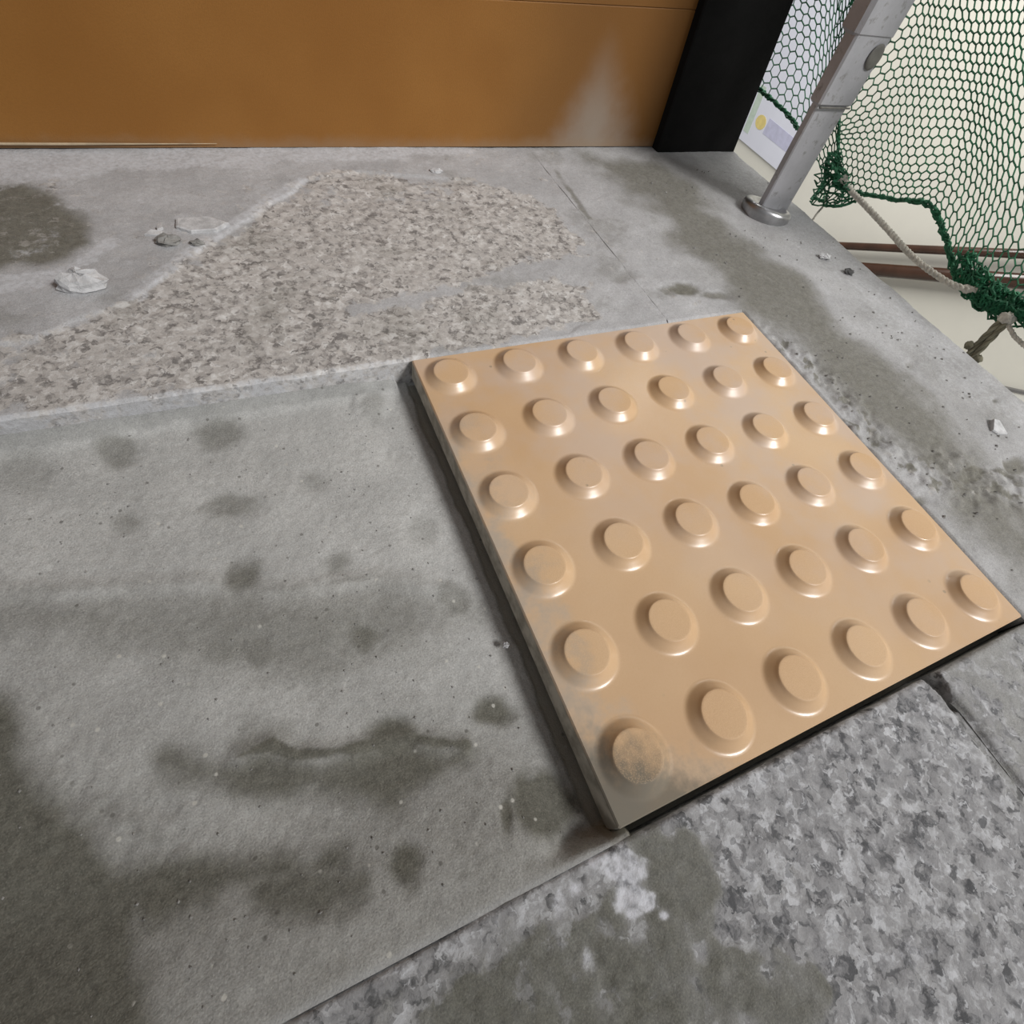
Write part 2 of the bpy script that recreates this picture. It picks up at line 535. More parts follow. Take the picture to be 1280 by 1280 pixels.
SMEAR_B = [(-0.0082, 0.2981), (0.0279, 0.3029), (0.079, 0.3058), (0.1697, 0.3177), (0.2902, 0.322), (0.3029, 0.3017), (0.1612, 0.3023), (0.0765, 0.3)]
BROWN_PATCH = [(-0.2669, 0.5441), (-0.2242, 0.5417), (-0.2041, 0.5257), (-0.1894, 0.4919), (-0.1873, 0.4612), (-0.2036, 0.4441), (-0.2256, 0.438), (-0.2586, 0.4341)]
WHITE_WALL = [(-0.2706, 0.5932), (-0.1599, 0.5969), (0.0028, 0.5981), (0.1648, 0.5965), (0.1571, 0.5766), (0.0104, 0.5665), (-0.1037, 0.5567), (-0.1781, 0.5511), (-0.2093, 0.5432), (-0.2674, 0.5519)]
WHITE_STREAK = [(-0.2581, 0.4281), (-0.2253, 0.4292), (-0.2036, 0.4323), (-0.1851, 0.4512), (-0.1702, 0.4662), (-0.1656, 0.4586), (-0.1784, 0.4361), (-0.1946, 0.4248), (-0.2162, 0.4083), (-0.2569, 0.4117)]
LEDGE = [(-0.1592, 0.3922), (-0.1213, 0.4382), (-0.091, 0.466), (-0.0632, 0.4954), (-0.0221, 0.5384)]
LEDGE_LIGHT = [(-0.1633, 0.4024), (-0.1286, 0.4442), (-0.0952, 0.4775), (-0.0639, 0.51), (-0.0252, 0.5467), (-0.0168, 0.5381), (-0.0601, 0.4951), (-0.0898, 0.4659), (-0.1215, 0.4363), (-0.157, 0.3902)]
OLIVE = [(0.2794, 0.5739), (0.3743, 0.5793), (0.3974, 0.5016), (0.385, 0.4159), (0.4072, 0.3305), (0.404, 0.2475), (0.3924, 0.1594), (0.3829, 0.0939), (0.3813, 0.0221), (0.3368, -0.0067), (0.3235, 0.0216), (0.3331, 0.1001), (0.3308, 0.1655), (0.3282, 0.2414), (0.3052, 0.3047), (0.2964, 0.3848), (0.2907, 0.4844)]
EDGE_LIGHT = [(0.4783, 0.5814), (0.5039, 0.581), (0.5083, 0.4029), (0.5095, 0.2608), (0.5078, 0.1364), (0.4873, 0.0905), (0.4417, 0.1475), (0.431, 0.2423), (0.4289, 0.3678), (0.4136, 0.4922)]
ROUGH = [(0.302, 0.2886), (0.3195, 0.2586), (0.3373, 0.2002), (0.332, 0.1316), (0.3835, 0.118), (0.42, 0.0756), (0.3892, 0.0543), (0.3275, 0.0727), (0.3068, 0.0929), (0.3038, 0.1391), (0.3062, 0.2166)]
DARK_SPOTS = [
    (0.372, 0.0969, 36.3, -46.1, -25.4, -91.2, 0.9) ,
    (0.4178, 0.0906, 52.3, -72.7, -24.1, -87.8, 0.8) ,
    (0.3684, 0.1179, 72.9, -87.9, -36.3, -135.9, 0.7) ,
    (0.2597, 0.3408, 43.2, -28.6, -13.4, -86.0, 0.9) ,
    (0.2891, 0.3268, 45.2, -32.4, -23.1, -143.5, 0.7) ,
    (0.4727, 0.1496, 144.1, -192.6, -60.7, -256.3, 0.8) ,
    (0.3207, 0.1468, 78.6, -81.8, -39.1, -151.3, 0.6) ,
    (0.3038, 0.0903, 82.0, -93.0, -41.2, -141.0, 0.7) ,
    (0.3824, 0.071, 55.5, -76.1, -38.9, -133.9, 0.5) ,
    (0.4241, 0.2059, 92.5, -103.1, -25.6, -120.2, 0.5) ,
    (0.2126, 0.3654, 66.0, -37.8, -15.6, -106.8, 0.5) ,
]
JB = [(0.2327, 0.5596), (0.2252, 0.4602), (0.2221, 0.382), (0.2205, 0.3334), (0.2174, 0.3123)]
DARK_CEMENT = [(-0.0504, -0.0005), (-0.0239, -0.0061), (-0.0085, -0.027), (0.0242, -0.014), (0.0327, -0.0207), (0.0294, -0.0377), (0.0138, -0.0478), (0.0327, -0.0562), (0.0533, -0.0735), (0.0492, -0.0922), (-0.0003, -0.0787), (-0.0798, -0.0416), (-0.0973, -0.0248), (-0.0808, -0.0111)]
DARK_CEMENT_B = [(0.0022, -0.0016), (0.031, -0.0103), (0.0327, -0.027), (0.0262, -0.0421), (0.0073, -0.0395), (-0.0008, -0.0304)]
WHITE_FRONT = [
    (-0.0026, -0.0136, 96.1, -55.6, -54.1, -127.7, 1) ,
    (-0.0137, -0.005, 116.3, -62.0, -86.5, -205.8, 0.8) ,
    (-0.0065, -0.0236, 91.4, -53.5, -68.5, -158.9, 1) ,
    (-0.0263, -0.0109, 191.6, -96.8, -82.8, -193.4, 0.7) ,
    (0.0032, -0.0335, 313.7, -198.7, -257.9, -593.0, 0.8) ,
    (0.0959, -0.0883, 48.8, -54.5, -52.6, -118.4, 0.35) ,
    (-0.0347, -0.0129, 230.2, -111.4, -77.5, -179.3, 0.5) ,
    (-0.0321, -0.0328, 234.6, -122.4, -78.6, -176.7, 0.55) ,
    (-0.0429, -0.0228, 143.9, -68.1, -84.5, -191.3, 0.3) ,
    (0.0762, -0.0131, 33.1, -26.8, -27.9, -69.4, 0.3) ,
    (0.1174, -0.0086, 25.3, -23.3, -39.0, -100.5, 0.25) ,
]
FLAKE = [(-0.1272, 0.4839), (-0.1046, 0.484), (-0.0911, 0.4737), (-0.1012, 0.4649), (-0.1187, 0.4647), (-0.1283, 0.4721)]
FLAKE2 = [(0.4421, 0.1325), (0.4479, 0.1302), (0.4449, 0.1165), (0.4343, 0.1193), (0.4313, 0.1236)]
CHUNK = [(-0.1982, 0.4029), (-0.1956, 0.4187), (-0.1866, 0.42), (-0.1813, 0.4139), (-0.1832, 0.4064), (-0.1913, 0.4018)]
CHIP = [(-0.1496, 0.4659), (-0.1447, 0.4706), (-0.1375, 0.4688), (-0.1384, 0.4637)]
CHIP2 = [(-0.1413, 0.4745), (-0.1374, 0.4773), (-0.1367, 0.4729), (-0.1406, 0.4702)]
NET_RIGHT = [[(0.448, 0.027), (0.474, 0.048), (0.5, 0.072), (0.552, 0.114), (0.591, 0.178)], [(0.421, 0.032), (0.434, 0.058), (0.458, 0.106), (0.491, 0.158), (0.521, 0.205)], [(0.381, 0.045), (0.393, 0.068), (0.419, 0.121), (0.453, 0.169), (0.487, 0.212)], [(0.345, 0.057), (0.352, 0.086), (0.383, 0.132), (0.419, 0.176), (0.455, 0.219)], [(0.308, 0.042), (0.321, 0.082), (0.359, 0.135), (0.396, 0.183), (0.426, 0.225)], [(0.275, 0.024), (0.291, 0.074), (0.329, 0.135), (0.371, 0.188), (0.4, 0.231)], [(0.244, 0.021), (0.256, 0.065), (0.3, 0.135), (0.344, 0.191), (0.375, 0.236)], [(0.22, 0.026), (0.223, 0.062), (0.268, 0.135), (0.315, 0.195), (0.35, 0.242)], [(0.197, 0.033), (0.199, 0.068), (0.239, 0.134), (0.288, 0.199), (0.32, 0.248)], [(0.169, 0.037), (0.172, 0.075), (0.209, 0.138), (0.259, 0.204), (0.291, 0.254)]]
NET_LEFT = [[(0.708, 0.047), (0.701, 0.09), (0.708, 0.151)], [(0.622, 0.05), (0.618, 0.099), (0.636, 0.159)], [(0.55, 0.044), (0.558, 0.09), (0.584, 0.153)], [(0.512, 0.035), (0.52, 0.069), (0.555, 0.136)], [(0.483, 0.024), (0.492, 0.055), (0.531, 0.108)], [(0.468, 0.004), (0.473, 0.04), (0.5, 0.073)]]
NET_BUNCH = [[(0.466, 0.003), (0.469, 0.015), (0.468, 0.03), (0.474, 0.048)], [(0.446, 0.006), (0.448, 0.019), (0.452, 0.032), (0.466, 0.048)], [(0.427, 0.015), (0.432, 0.022), (0.439, 0.032), (0.458, 0.043)], [(0.415, 0.031), (0.42, 0.033), (0.429, 0.035), (0.449, 0.04)]]

# ------------------------------------------------------------------ the landing
DRY, DAMP_C, WHITE = (0.44, 0.44, 0.452), (0.158, 0.152, 0.126), (0.56, 0.57, 0.60)
M_BACK = mat_stone('granite_with_cement_film', 190, (0.68, 0.67, 0.66), (0.41, 0.39, 0.375), (0.15, 0.14, 0.135), (0.50, 0.475, 0.455), DRY, DAMP_C, WHITE)
M_FRONT = mat_stone('granite_front', 150, (0.56, 0.57, 0.60), (0.25, 0.25, 0.26), (0.062, 0.064, 0.070), (0.33, 0.33, 0.34), (0.30, 0.30, 0.295), (0.135, 0.133, 0.112), (0.62, 0.63, 0.68))
M_MORTAR = mat_mortar()
M_SUB = mat_flat('concrete_slab', (0.10, 0.095, 0.085), 0.9, 0.2, 20)

floor = add_box('floor', -1.4, 0.505, -1.4, 0.66, -0.22, -0.03, M_SUB, None, 'structure')

def soft_edge(d, r):
    d = np.clip(d, 0, r)
    return r - np.sqrt(np.maximum(r * r - (r - d) ** 2, 0))

def back_masks(X, Y):
    bare = pmask(X, Y, BARE_BACK, 0.007, 0.016, 45, 11)
    led = sstep(-0.0012, 0.0012, seg_dist(X, Y, LEDGE))
    R = 0.74 - bare * (0.68 - 0.30 * sstep(0.45, 0.53, Y)) * np.where(X < -0.15, 0.75, 1.0)
    R += 0.24 * fbm(X, Y, 34, 4, 5)
    R = np.maximum(R, 0.78 * pmask(X, Y, SMEAR, 0.012, 0.012, 40, 12))
    R = np.maximum(R, 0.85 * pmask(X, Y, SMEAR_B, 0.006, 0.008, 60, 13))
    R = np.maximum(R, sstep(0.20, 0.29, X + 0.02 * fbm(X, Y, 20, 3, 4)))
    rough = pmask(X, Y, ROUGH, 0.012, 0.015, 50, 14)
    R = R - 0.30 * rough
    G = 0.95 * pmask(X, Y, BROWN_PATCH, 0.010, 0.012, 35, 15)
    G = np.maximum(G, 0.78 * pmask(X, Y, OLIVE, 0.034, 0.034, 22, 16))
    G = np.maximum(G, (0.26 + 0.3 * fbm(X, Y, 24, 4, 29)) * sstep(0.24, 0.31, X))
    G = np.maximum(G, bmask(X, Y, DARK_SPOTS, 0.5, 90, 17))
    G = np.maximum(G, 0.85 * rough * sstep(0.05, 0.4, fbm(X, Y, 130, 3, 18)))
    j = seg_dist(X, Y, JB) + 0.002 * fbm(X, Y, 120, 2, 19)
    G = np.maximum(G, 0.65 * (1 - sstep(0.001, 0.006, j)) * sstep(0.0, 0.35, fbm(X, Y, 25, 2, 20)))
    G = np.maximum(G, 0.40 * sstep(0.05, 0.5, fbm(X, Y, 22, 5, 21, 0.62)) * (X < 0.3))
    B = 0.75 * pmask(X, Y, WHITE_WALL, 0.010, 0.014, 40, 22)
    B = np.maximum(B, 0.42 * sstep(0.05, 0.5, fbm(X, Y, 48, 4, 28, 0.6)) * (1 - bare) * sstep(0.24, 0.18, X))
    B = np.maximum(B, 0.95 * pmask(X, Y, WHITE_STREAK, 0.004, 0.006, 60, 23))
    B = np.maximum(B, 0.62 * pmask(X, Y, LEDGE_LIGHT, 0.003, 0.003, 80, 24))
    B = np.maximum(B, 0.34 * pmask(X, Y, EDGE_LIGHT, 0.018, 0.014, 25, 25))
    B = np.maximum(B, 0.55 * (1 - sstep(0.3015, 0.308, Y + 0.003 * fbm(X, Y, 90, 3, 26))) * (X < 0.0))
    return np.clip(R, 0, 1), np.clip(G, 0, 1), np.clip(B, 0, 1), led, rough, bare

def back_m(X, Y):
    return back_masks(X, Y)[:3]

def back_z(X, Y, M):
    R, G, B, led, rough, bare = back_masks(X, Y)
    film = 1 - pmask(X, Y, BARE_BACK, 0.0015, 0.004, 70, 11)
    film = np.where(X < 0.19, film, 1.0)
    z = 0.0013 * film * sstep(0.19, 0.10, X) * sstep(0.301, 0.306, Y)
    z = z + 0.0009 * fbm(X, Y, 40, 5, 31, 0.6) + 0.0005 * (1 - R) * fbm(X, Y, 230, 2, 32)
    z = z + rough * 0.0042 * fbm(X, Y, 105, 4, 33, 0.6)
    z = z - 0.0022 * bmask(X, Y, DARK_SPOTS, 0.5, 90, 17)
    z = z - soft_edge(0.506 - X + 0.002 * fbm(X, Y, 60, 3, 34), 0.006)
    z = z - soft_edge(Y - 0.301, 0.0018) * (X < 0.303)
    return z - 0.0004

granite_back = slab('granite_slab', axis((-1.4, -0.3, 0.1), (-0.3, 0.2185, 0.0016)), axis((0.301, 0.6, 0.0016)), back_z, back_m, -0.03, M_BACK, floor)
granite_mid = slab('granite_slab', axis((0.2205, 0.302, 0.0016)), axis((0.301, 0.6, 0.0016)), back_z, back_m, -0.03, M_BACK, floor)
slab('joint_filler', axis((0.2185, 0.2205, 0.001)), axis((0.301, 0.6, 0.004)), lambda X, Y, M: back_z(X, Y, M) - 0.0001 - 0.0004 * sstep(0.1, 0.4, fbm(X, Y, 40, 3, 8)), back_m, -0.03, M_BACK, floor)
strip = slab('cement_strip', axis((0.302, 0.506, 0.0016)), axis((-0.0035, 0.6, 0.0016)), back_z, back_m, -0.03, M_BACK, floor)
slab('cement_strip', axis((0.39, 0.506, 0.01)), axis((0.6, 0.66, 0.01)), lambda X, Y, M: -0.0004 - 0.006 * (X > 0.505), lambda X, Y: (X * 0 + 1, X * 0, X * 0 + 0.2), -0.03, M_BACK, floor)

def front_m(X, Y):
    dc = pmask(X, Y, DARK_CEMENT, 0.006, 0.012, 80, 41)
    dc2 = pmask(X, Y, DARK_CEMENT_B, 0.004, 0.006, 90, 42)
    dc = dc * sstep(-0.012, -0.022, Y + 0.006 * fbm(X, Y, 70, 3, 48) + 0.25 * np.maximum(X + 0.02, 0) * -1)
    dk = np.maximum(dc * (0.74 + 0.45 * fbm(X, Y, 90, 3, 43)), dc2 * 0.9)
    left = 1 - sstep(-0.03, 0.02, X)
    R = 0.14 + 0.18 * fbm(X, Y, 40, 4, 44) + 0.16 * left
    R = np.maximum(R, dk)
    R = np.maximum(R, 0.55 * sstep(0.17, 0.22, X))
    B = bmask(X, Y, WHITE_FRONT, 0.55, 130, 45)
    B = np.maximum(B, 0.20 * (1 - sstep(0.002, 0.007, np.abs(Y + 0.007))) * (X < 0.0))
    B = np.maximum(B, 0.22 * sstep(0.06, 0.13, X) * sstep(-0.1, 0.4, fbm(X, Y, 30, 3, 46)))
    G = np.clip(0.85 * dk + 0.25 * left, 0, 1) * (1 - B)
    R = R * (1 - 0.7 * B)
    gr = 1 - sstep(0.002, 0.010, np.abs(X - 0.2065) + 0.002 * fbm(X, Y, 60, 3, 47))
    G = np.maximum(G, 0.45 * gr)
    return np.clip(R, 0, 1), np.clip(G, 0, 1), np.clip(B, 0, 1)

def front_z(X, Y, M):
    z = 0.0007 * fbm(X, Y, 45, 3, 51) + 0.0005 * fbm(X, Y, 200, 3, 52) + 0.0006 * M[0]
    z = z - soft_edge(-0.0042 - Y + 0.0008 * fbm(X, Y, 60, 2, 53), 0.0022)
    gap = np.abs(X - 0.2065 - 0.0012 * fbm(X, Y, 40, 2, 54)) - 0.0018
    corner = sstep(-0.03, -0.008, Y)
    z = z - soft_edge(np.maximum(gap - 0.002 * (1 - corner), 0), 0.0042) * (0.55 + 0.45 * corner)
    hw = 0.0005 + 0.0050 * sstep(-0.026, -0.004, Y)
    z = z - 0.0150 * sstep(0.0009, -0.0009, np.abs(X - 0.2065 + 0.0015 * fbm(X, Y, 70, 2, 55)) - hw) * sstep(-0.030, -0.024, Y)
    return z - 0.0006

slab('granite_slab', axis((-1.4, -0.3, 0.1), (-0.3, 0.2047, 0.0010)), axis((-1.4, -0.2, 0.1), (-0.2, -0.0042, 0.0010)), front_z, front_m, -0.03, M_FRONT, floor)
slab('granite_slab', axis((0.2083, 0.46, 0.0010), (0.46, 0.506, 0.01)), axis((-1.4, -0.2, 0.1), (-0.2, -0.0042, 0.0010)), front_z, front_m, -0.03, M_FRONT, floor)
slab('joint_filler', axis((0.2047, 0.2083, 0.0012)), axis((-1.4, -0.2, 0.1), (-0.2, -0.0042, 0.002)),
     lambda X, Y, M: -0.0030 - 0.016 * sstep(-0.026, -0.018, Y + 0.003 * fbm(X, Y, 80, 2, 6)), front_m, -0.03, M_FRONT, floor)

def mortar_m(X, Y):
    G = bmask(X, Y, DAMP_DABS, 0.55, 60, 61) * 0.8
    for P, s, so in ((DAMP_BAND_A, 0.42, 0.016), (DAMP_BAND_B, 0.55, 0.009), (DAMP_BAND_C, 0.5, 0.009), (SHADOW_CORNER, 0.95, 0.012)):
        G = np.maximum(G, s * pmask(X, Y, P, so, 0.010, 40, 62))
    for P, s in ((RIDGE_A, 0.30), (RIDGE_B, 0.75), (CRACK_A, 0.10)):
        d = seg_dist(X, Y, P) + 0.002 * fbm(X, Y, 90, 2, 63)
        G = np.maximum(G, s * (1 - sstep(0.0, 0.0045, d)))
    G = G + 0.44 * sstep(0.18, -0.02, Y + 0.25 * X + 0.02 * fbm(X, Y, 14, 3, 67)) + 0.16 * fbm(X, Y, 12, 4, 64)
    G = np.where(X > -0.05, G * (1 - 0.35 * sstep(0.1, 0.2, Y)), G)
    ditch = sstep(-0.0050, -0.0030, X + 0.0022 * fbm(X, Y, 70, 3, 65)) * (Y < 0.298)
    R = np.maximum(ditch, 0.9 * sstep(0.0, -0.003, Y) * (X > -0.003))
    edge = sstep(0.288, 0.294, Y + 0.003 * fbm(X, Y, 60, 2, 66)) * (X < -0.012)
    G = np.maximum(G, 0.42 * edge)
    B = 0.25 * edge
    B = np.maximum(B, 0.5 * sstep(-0.001, -0.003, Y) * (X < 0.004))
    corner = pmask(X, Y, SHADOW_CORNER, 0.014, 0.008, 40, 62)
    G = np.maximum(G, 1.0 * corner)  # corner shadow painted at full strength with the damp tone
    return np.clip(R, 0, 1), np.clip(G, 0, 1), np.clip(B, 0, 1)

def mortar_z(X, Y, M):
    z = -0.0160 + 0.0011 * fbm(X, Y, 18, 4, 71) + 0.00035 * fbm(X, Y, 300, 3, 72)
    z = z - 0.0012 * bmask(X, Y, DAMP_DABS, 0.45, 70, 61)
    for P, hgt in ((RIDGE_A, 0.0010), (RIDGE_B, 0.0018)):
        z = z + hgt * (1 - sstep(0.0, 0.008, seg_dist(X, Y, P)))
    d = seg_dist(X, Y, CRACK_A)
    z = z + 0.0012 * (1 - sstep(0.006, 0.03, d)) * fbm(X, Y, 130, 4, 75, 0.6)
    dab = np.hypot(X + 0.0324, Y - 0.2816)
    z = z + 0.0035 * (1 - sstep(0.004, 0.015, dab + 0.003 * fbm(X, Y, 90, 2, 73)))
    z = z - 0.0040 * sstep(-0.050, -0.004, X) - 0.0014 * sstep(-0.0050, -0.0030, X + 0.0022 * fbm(X, Y, 70, 3, 65))
    z = z + 0.0040 * sstep(0.284, 0.300, Y) * (X < -0.01)
    z = z + 0.0135 * sstep(0.065, 0.0, Y) * sstep(-0.008, -0.035, X)
    lip = sstep(0.0060, -0.0030, Y + 0.0012 * fbm(X, Y, 60, 2, 74)) * (1 - sstep(0.004, 0.012, X))
    z = z + (-0.0014 - z) * lip
    z = np.minimum(z, -0.0006)
    return np.where(X > 0.0005, np.minimum(z, np.where((Y < -0.0005) & (X < 0.012), 0, -0.0172)), z)

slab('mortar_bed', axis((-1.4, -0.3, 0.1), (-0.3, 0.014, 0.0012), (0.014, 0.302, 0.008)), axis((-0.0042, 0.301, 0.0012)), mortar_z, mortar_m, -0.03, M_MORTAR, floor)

# ------------------------------------------------------------------ tactile tile
M_TILE, M_TOP = mat_tile('glazed_tan_tile'), mat_tile('textured_tan_bump_top', True)
V, F = box_vf(0.0005, 0.3, 0.0, 0.2998, -0.0160, 0.0004, 0.0007)
tile = tag(link('tactile_tile', mesh_py('tactile_tile', V, F), M_TILE),
           'tan glazed tactile paving tile with six rows of raised round bumps', 'tile')
prof = [(0.0192, 0.0), (0.0184, 0.00006), (0.0176, 0.00026), (0.0168, 0.00070), (0.0160, 0.00128), (0.0151, 0.00198), (0.0142, 0.0027),
        (0.0133, 0.0034), (0.0126, 0.0041), (0.0121, 0.00466), (0.0118, 0.0049)]
V, F = lathe_vf(prof, 40, False)
n0 = len(V) - 40
ring = [(0.0116, 0.00498), (0.0107, 0.00500), (0.006, 0.00506)]
for r, z in ring:
    V += [(r * math.cos(2 * math.pi * s / 40), r * math.sin(2 * math.pi * s / 40), z) for s in range(40)]
nb = len(F)
for i in range(3):
    for s in range(40):
        t = (s + 1) % 40
        a = n0 + i * 40
        F.append((a + s, a + t, a + 40 + t, a + 40 + s))
F.append(tuple(range(n0 + 120, n0 + 160)))
bump_me = mesh_py('bump', V, F, True)
bump_me.materials.append(M_TILE)
bump_me.materials.append(M_TOP)
for i in range(nb, len(F)):
    bump_me.polygons[i].material_index = 1
for j in range(6):
    for i in range(6):
        b = bpy.data.objects.new('bump', bump_me)
        C.objects.link(b)
        b.parent = tile
        b.location = (0.0214 + 0.0512 * i, 0.2786 - 0.0512 * j, 0.0004)

# ------------------------------------------------------------------ orange panelled wall and black post at its end
def mat_orange():
    t = NT('orange_brown_panel')
    x, y, z = t.xyz()[:3]
    c = t.mix(t.rng(t.noise(7, 3, 0.5), 0.3, 0.7), (0.25, 0.105, 0.020), (0.30, 0.135, 0.030))
    c = t.mix(t.math('MULTIPLY', t.rng(t.noise(700, 2), 0.4, 0.7), 0.25), c, (0.22, 0.095, 0.02))
    # darker brown towards the black post
    br = t.math('MULTIPLY', t.rng(t.math('ADD', x, t.math('MULTIPLY', t.noise(9, 3), 0.08)), 0.16, 0.30), 0.7)
    c = t.mix(br, c, (0.155, 0.070, 0.018))
    # dusty grey cement splash above the floor
    xc = t.math('ADD', 0.298, t.math('MULTIPLY', z, -0.10))
    w = t.math('SUBTRACT', 0.062, t.math('MULTIPLY', z, 0.50))
    q = t.math('DIVIDE', t.math('ABSOLUTE', t.math('SUBTRACT', x, xc)), t.math('MAXIMUM', w, 0.006))
    q = t.math('ADD', q, t.math('MULTIPLY', t.math('SUBTRACT', t.noise(26, 4, 0.6), 0.5), 0.9))
    s = t.math('MULTIPLY', t.rng(q, 1.30, 0.0), t.rng(z, 0.115, 0.015))
    c = t.mix(t.math('MULTIPLY', s, 0.80), c, (0.28, 0.24, 0.20))
    # thin dust line just above the floor
    c = t.mix(t.math('MULTIPLY', t.rng(t.math('ADD', z, t.math('MULTIPLY', t.noise(60, 3), 0.012)), 0.020, 0.006), 0.45), c, (0.27, 0.19, 0.12))
    return t.out(c, 0.5, t.bump(t.noise(900, 2), 0.0003, 0.4), spec=0.35)
M_OR = mat_orange()
M_DARK = mat_flat('dark_joint', (0.05, 0.035, 0.02), 0.8, 0.2)
wall_back = add_box('wall_back', -1.4, 0.384, 0.602, 0.66, -0.03, 2.4, M_DARK, None, 'structure')
def panel(za0, zb0, za1, zb1, x0, x1):
    y0, y1, c = 0.5945, 0.6015, 0.0006
    V = [(x0, y1, za0), (x1, y1, zb0), (x1, y1, zb1), (x0, y1, za1),
         (x0, y0 + c, za0), (x1, y0 + c, zb0), (x1, y0 + c, zb1), (x0, y0 + c, za1),
         (x0 + c, y0, za0 + c), (x1 - c, y0, zb0 + c), (x1 - c, y0, zb1 - c), (x0 + c, y0, za1 - c)]
    F = [(0, 3, 2, 1), (8, 9, 10, 11)]
    for a in (0, 4):
        F += [(a + i, a + (i + 1) % 4, a + 4 + (i + 1) % 4, a + 4 + i) for i in range(4)]
    return link('panel', mesh_py('panel', V, F), M_OR, wall_back)
zl = lambda x: 0.1145 + (x - 0.12) * 0.032
panel(0.004, 0.0005, zl(-1.4), zl(0.384), -1.4, 0.384)
panel(zl(-1.4) + 0.0002, zl(0.384) + 0.0002, 2.4, 2.4, -1.4, 0.384)
M_CREAMSTRIP = mat_flat('pale_edge_strip', (0.42, 0.33, 0.22), 0.6, 0.2, 60)
P = np.array([(x, 0.5925 + 0.0006 * math.sin(x * 31), 0.0062 + 0.0009 * math.sin(x * 17 + 1)) for x in np.linspace(-0.9, -0.085, 40)])
V, F = tube_vf(P, np.concatenate([np.full(34, 0.0010), np.linspace(0.001, 0.0002, 6)]), 6)
link('edge_strip', mesh_py('edge_strip', V, F, True), M_CREAMSTRIP, wall_back)

M_BLACK = mat_flat('black_post', (0.005, 0.005, 0.005), 0.8, 0.3, 30, 0.0003, spec=0.2)
def taper_post():
    x0, x1, y0, y1 = 0.3840, 0.5030, 0.5830, 0.66
    rows = [(-0.0006, x0, x1), (0.07, x0 - 0.0025, x1 - 0.006), (0.15, x0 - 0.006, x1 - 0.014), (2.4, x0 - 0.006, x1 - 0.014)]
    V, F = [], []
    k = 0.0015
    for z, a, b in rows:
        V += [(a + k, y0, z), (b - k, y0, z), (b, y0 + k, z), (b, y1, z), (a, y1, z), (a, y0 + k, z)]
    for r in range(3):
        for i in range(6):
            F.append((r * 6 + i, r * 6 + (i + 1) % 6, r * 6 + 6 + (i + 1) % 6, r * 6 + 6 + i))
    F += [tuple(range(5, -1, -1)), tuple(range(18, 24))]
    return mesh_py('trim_1', V, F)
trim = link('trim_1', taper_post(), M_BLACK, None, 'structure')

# ------------------------------------------------------------------ stairwell beyond the edge
M_CREAM = mat_flat('cream_wall', (0.80, 0.775, 0.69), 0.45, 0.03, 3, spec=0.35)
wall_right = add_box('wall_right', 3.0, 3.12, -4, 6, -4, 2.6, M_CREAM, None, 'structure')
M_STEP = mat_flat('stair_stone', (0.42, 0.41, 0.39), 0.6, 0.12, 60)
flight = add_box('floor_lower', 0.56, 3.0, -4, 6, -4.2, -4.0, M_STEP, None, 'structure')
step_me = None
for i in range(22):
    y, z = -1.40 + 0.28 * i, -0.159 * (i + 1)
    if step_me is None:
        V, F = box_vf(0.56, 2.975, 0, 0.30, -0.30, 0, 0.004)
        step_me = mesh_py('step', V, F)
        step_me.materials.append(M_STEP)
    o = bpy.data.objects.new('step', step_me)
    C.objects.link(o)
    o.parent = flight
    o.location = (0, y, z)
add_box('landing_slab', 0.56, 2.975, -4, -1.40, -0.3, 0, M_STEP, flight)

def sloped_bar(name, x0, x1, ya, yb, zfun, h0, h1, mat, parent=None, kind=None):
    V = []
    for y in (ya, yb):
        for x, h in ((x0, h0), (x1, h0), (x1, h1), (x0, h1)):
            V.append((x, y, zfun(y) + h))
    F = [(0, 1, 2, 3), (7, 6, 5, 4)] + [(i, i + 4, (i + 1) % 4 + 4, (i + 1) % 4) for i in range(4)]
    return link(name, mesh_py(name, V, F), mat, parent, kind)
zsk = lambda y: -1.066 - (y - 0.711) * 0.555
M_SKIRT = mat_flat('pale_skirting', (0.84, 0.82, 0.76), 0.4, 0.03, 5)
M_LINE = mat_flat('grey_skirting_cap', (0.17, 0.165, 0.16), 0.7, 0.15, 10)
sk = sloped_bar('baseboard_right', 2.976, 2.999, -1.2, 4.6, zsk, -0.30, -0.014, M_SKIRT, None, 'structure')
sloped_bar('cap_strip', 2.972, 2.999, -1.2, 4.6, zsk, -0.0135, 0.0, M_LINE, sk)

M_WOOD = mat_flat('brown_handrail', (0.060, 0.026, 0.014), 0.25, 0.2, 12, spec=0.6)
M_BRASS = mat_flat('handrail_bracket', (0.35, 0.33, 0.30), 0.35, 0.1, 20, metal=0.9)
def handrail(name, label, y0, z0, slope, rw, rh):
    Y = np.array([-1.2, 4.6])
    V, F = [], []
    for y in Y:
        for s in range(16):
            a = 2 * math.pi * s / 16
            V.append((2.935 + rw * math.cos(a), y, z0 - (y - y0) * slope + rh * math.sin(a)))
    for s in range(16):
        t = (s + 1) % 16
        F.append((s, 16 + s, 16 + t, t))
    F += [tuple(range(16)), tuple(range(31, 15, -1))]
    root = link(name, mesh_py(name, V, F, True), M_WOOD)
    tag(root, label, 'handrail', 'handrails on the stairwell wall')
    for y in (-0.6, 0.5, 2.3, 3.4):
        z = z0 - (y - y0) * slope
        V2, F2 = tube_vf([(2.935, y, z - rh * 0.8), (2.94, y, z - rh - 0.02), (2.97, y, z - rh - 0.03), (2.999, y, z - rh - 0.03)], 0.006, 8)
        link('bracket', mesh_py('bracket', V2, F2, True), M_BRASS, root)
    return root
handrail('stair_handrail', 'upper and thinner of two brown handrails on the cream stairwell wall', 1.41, -0.8170, 0.552, 0.020, 0.0215)
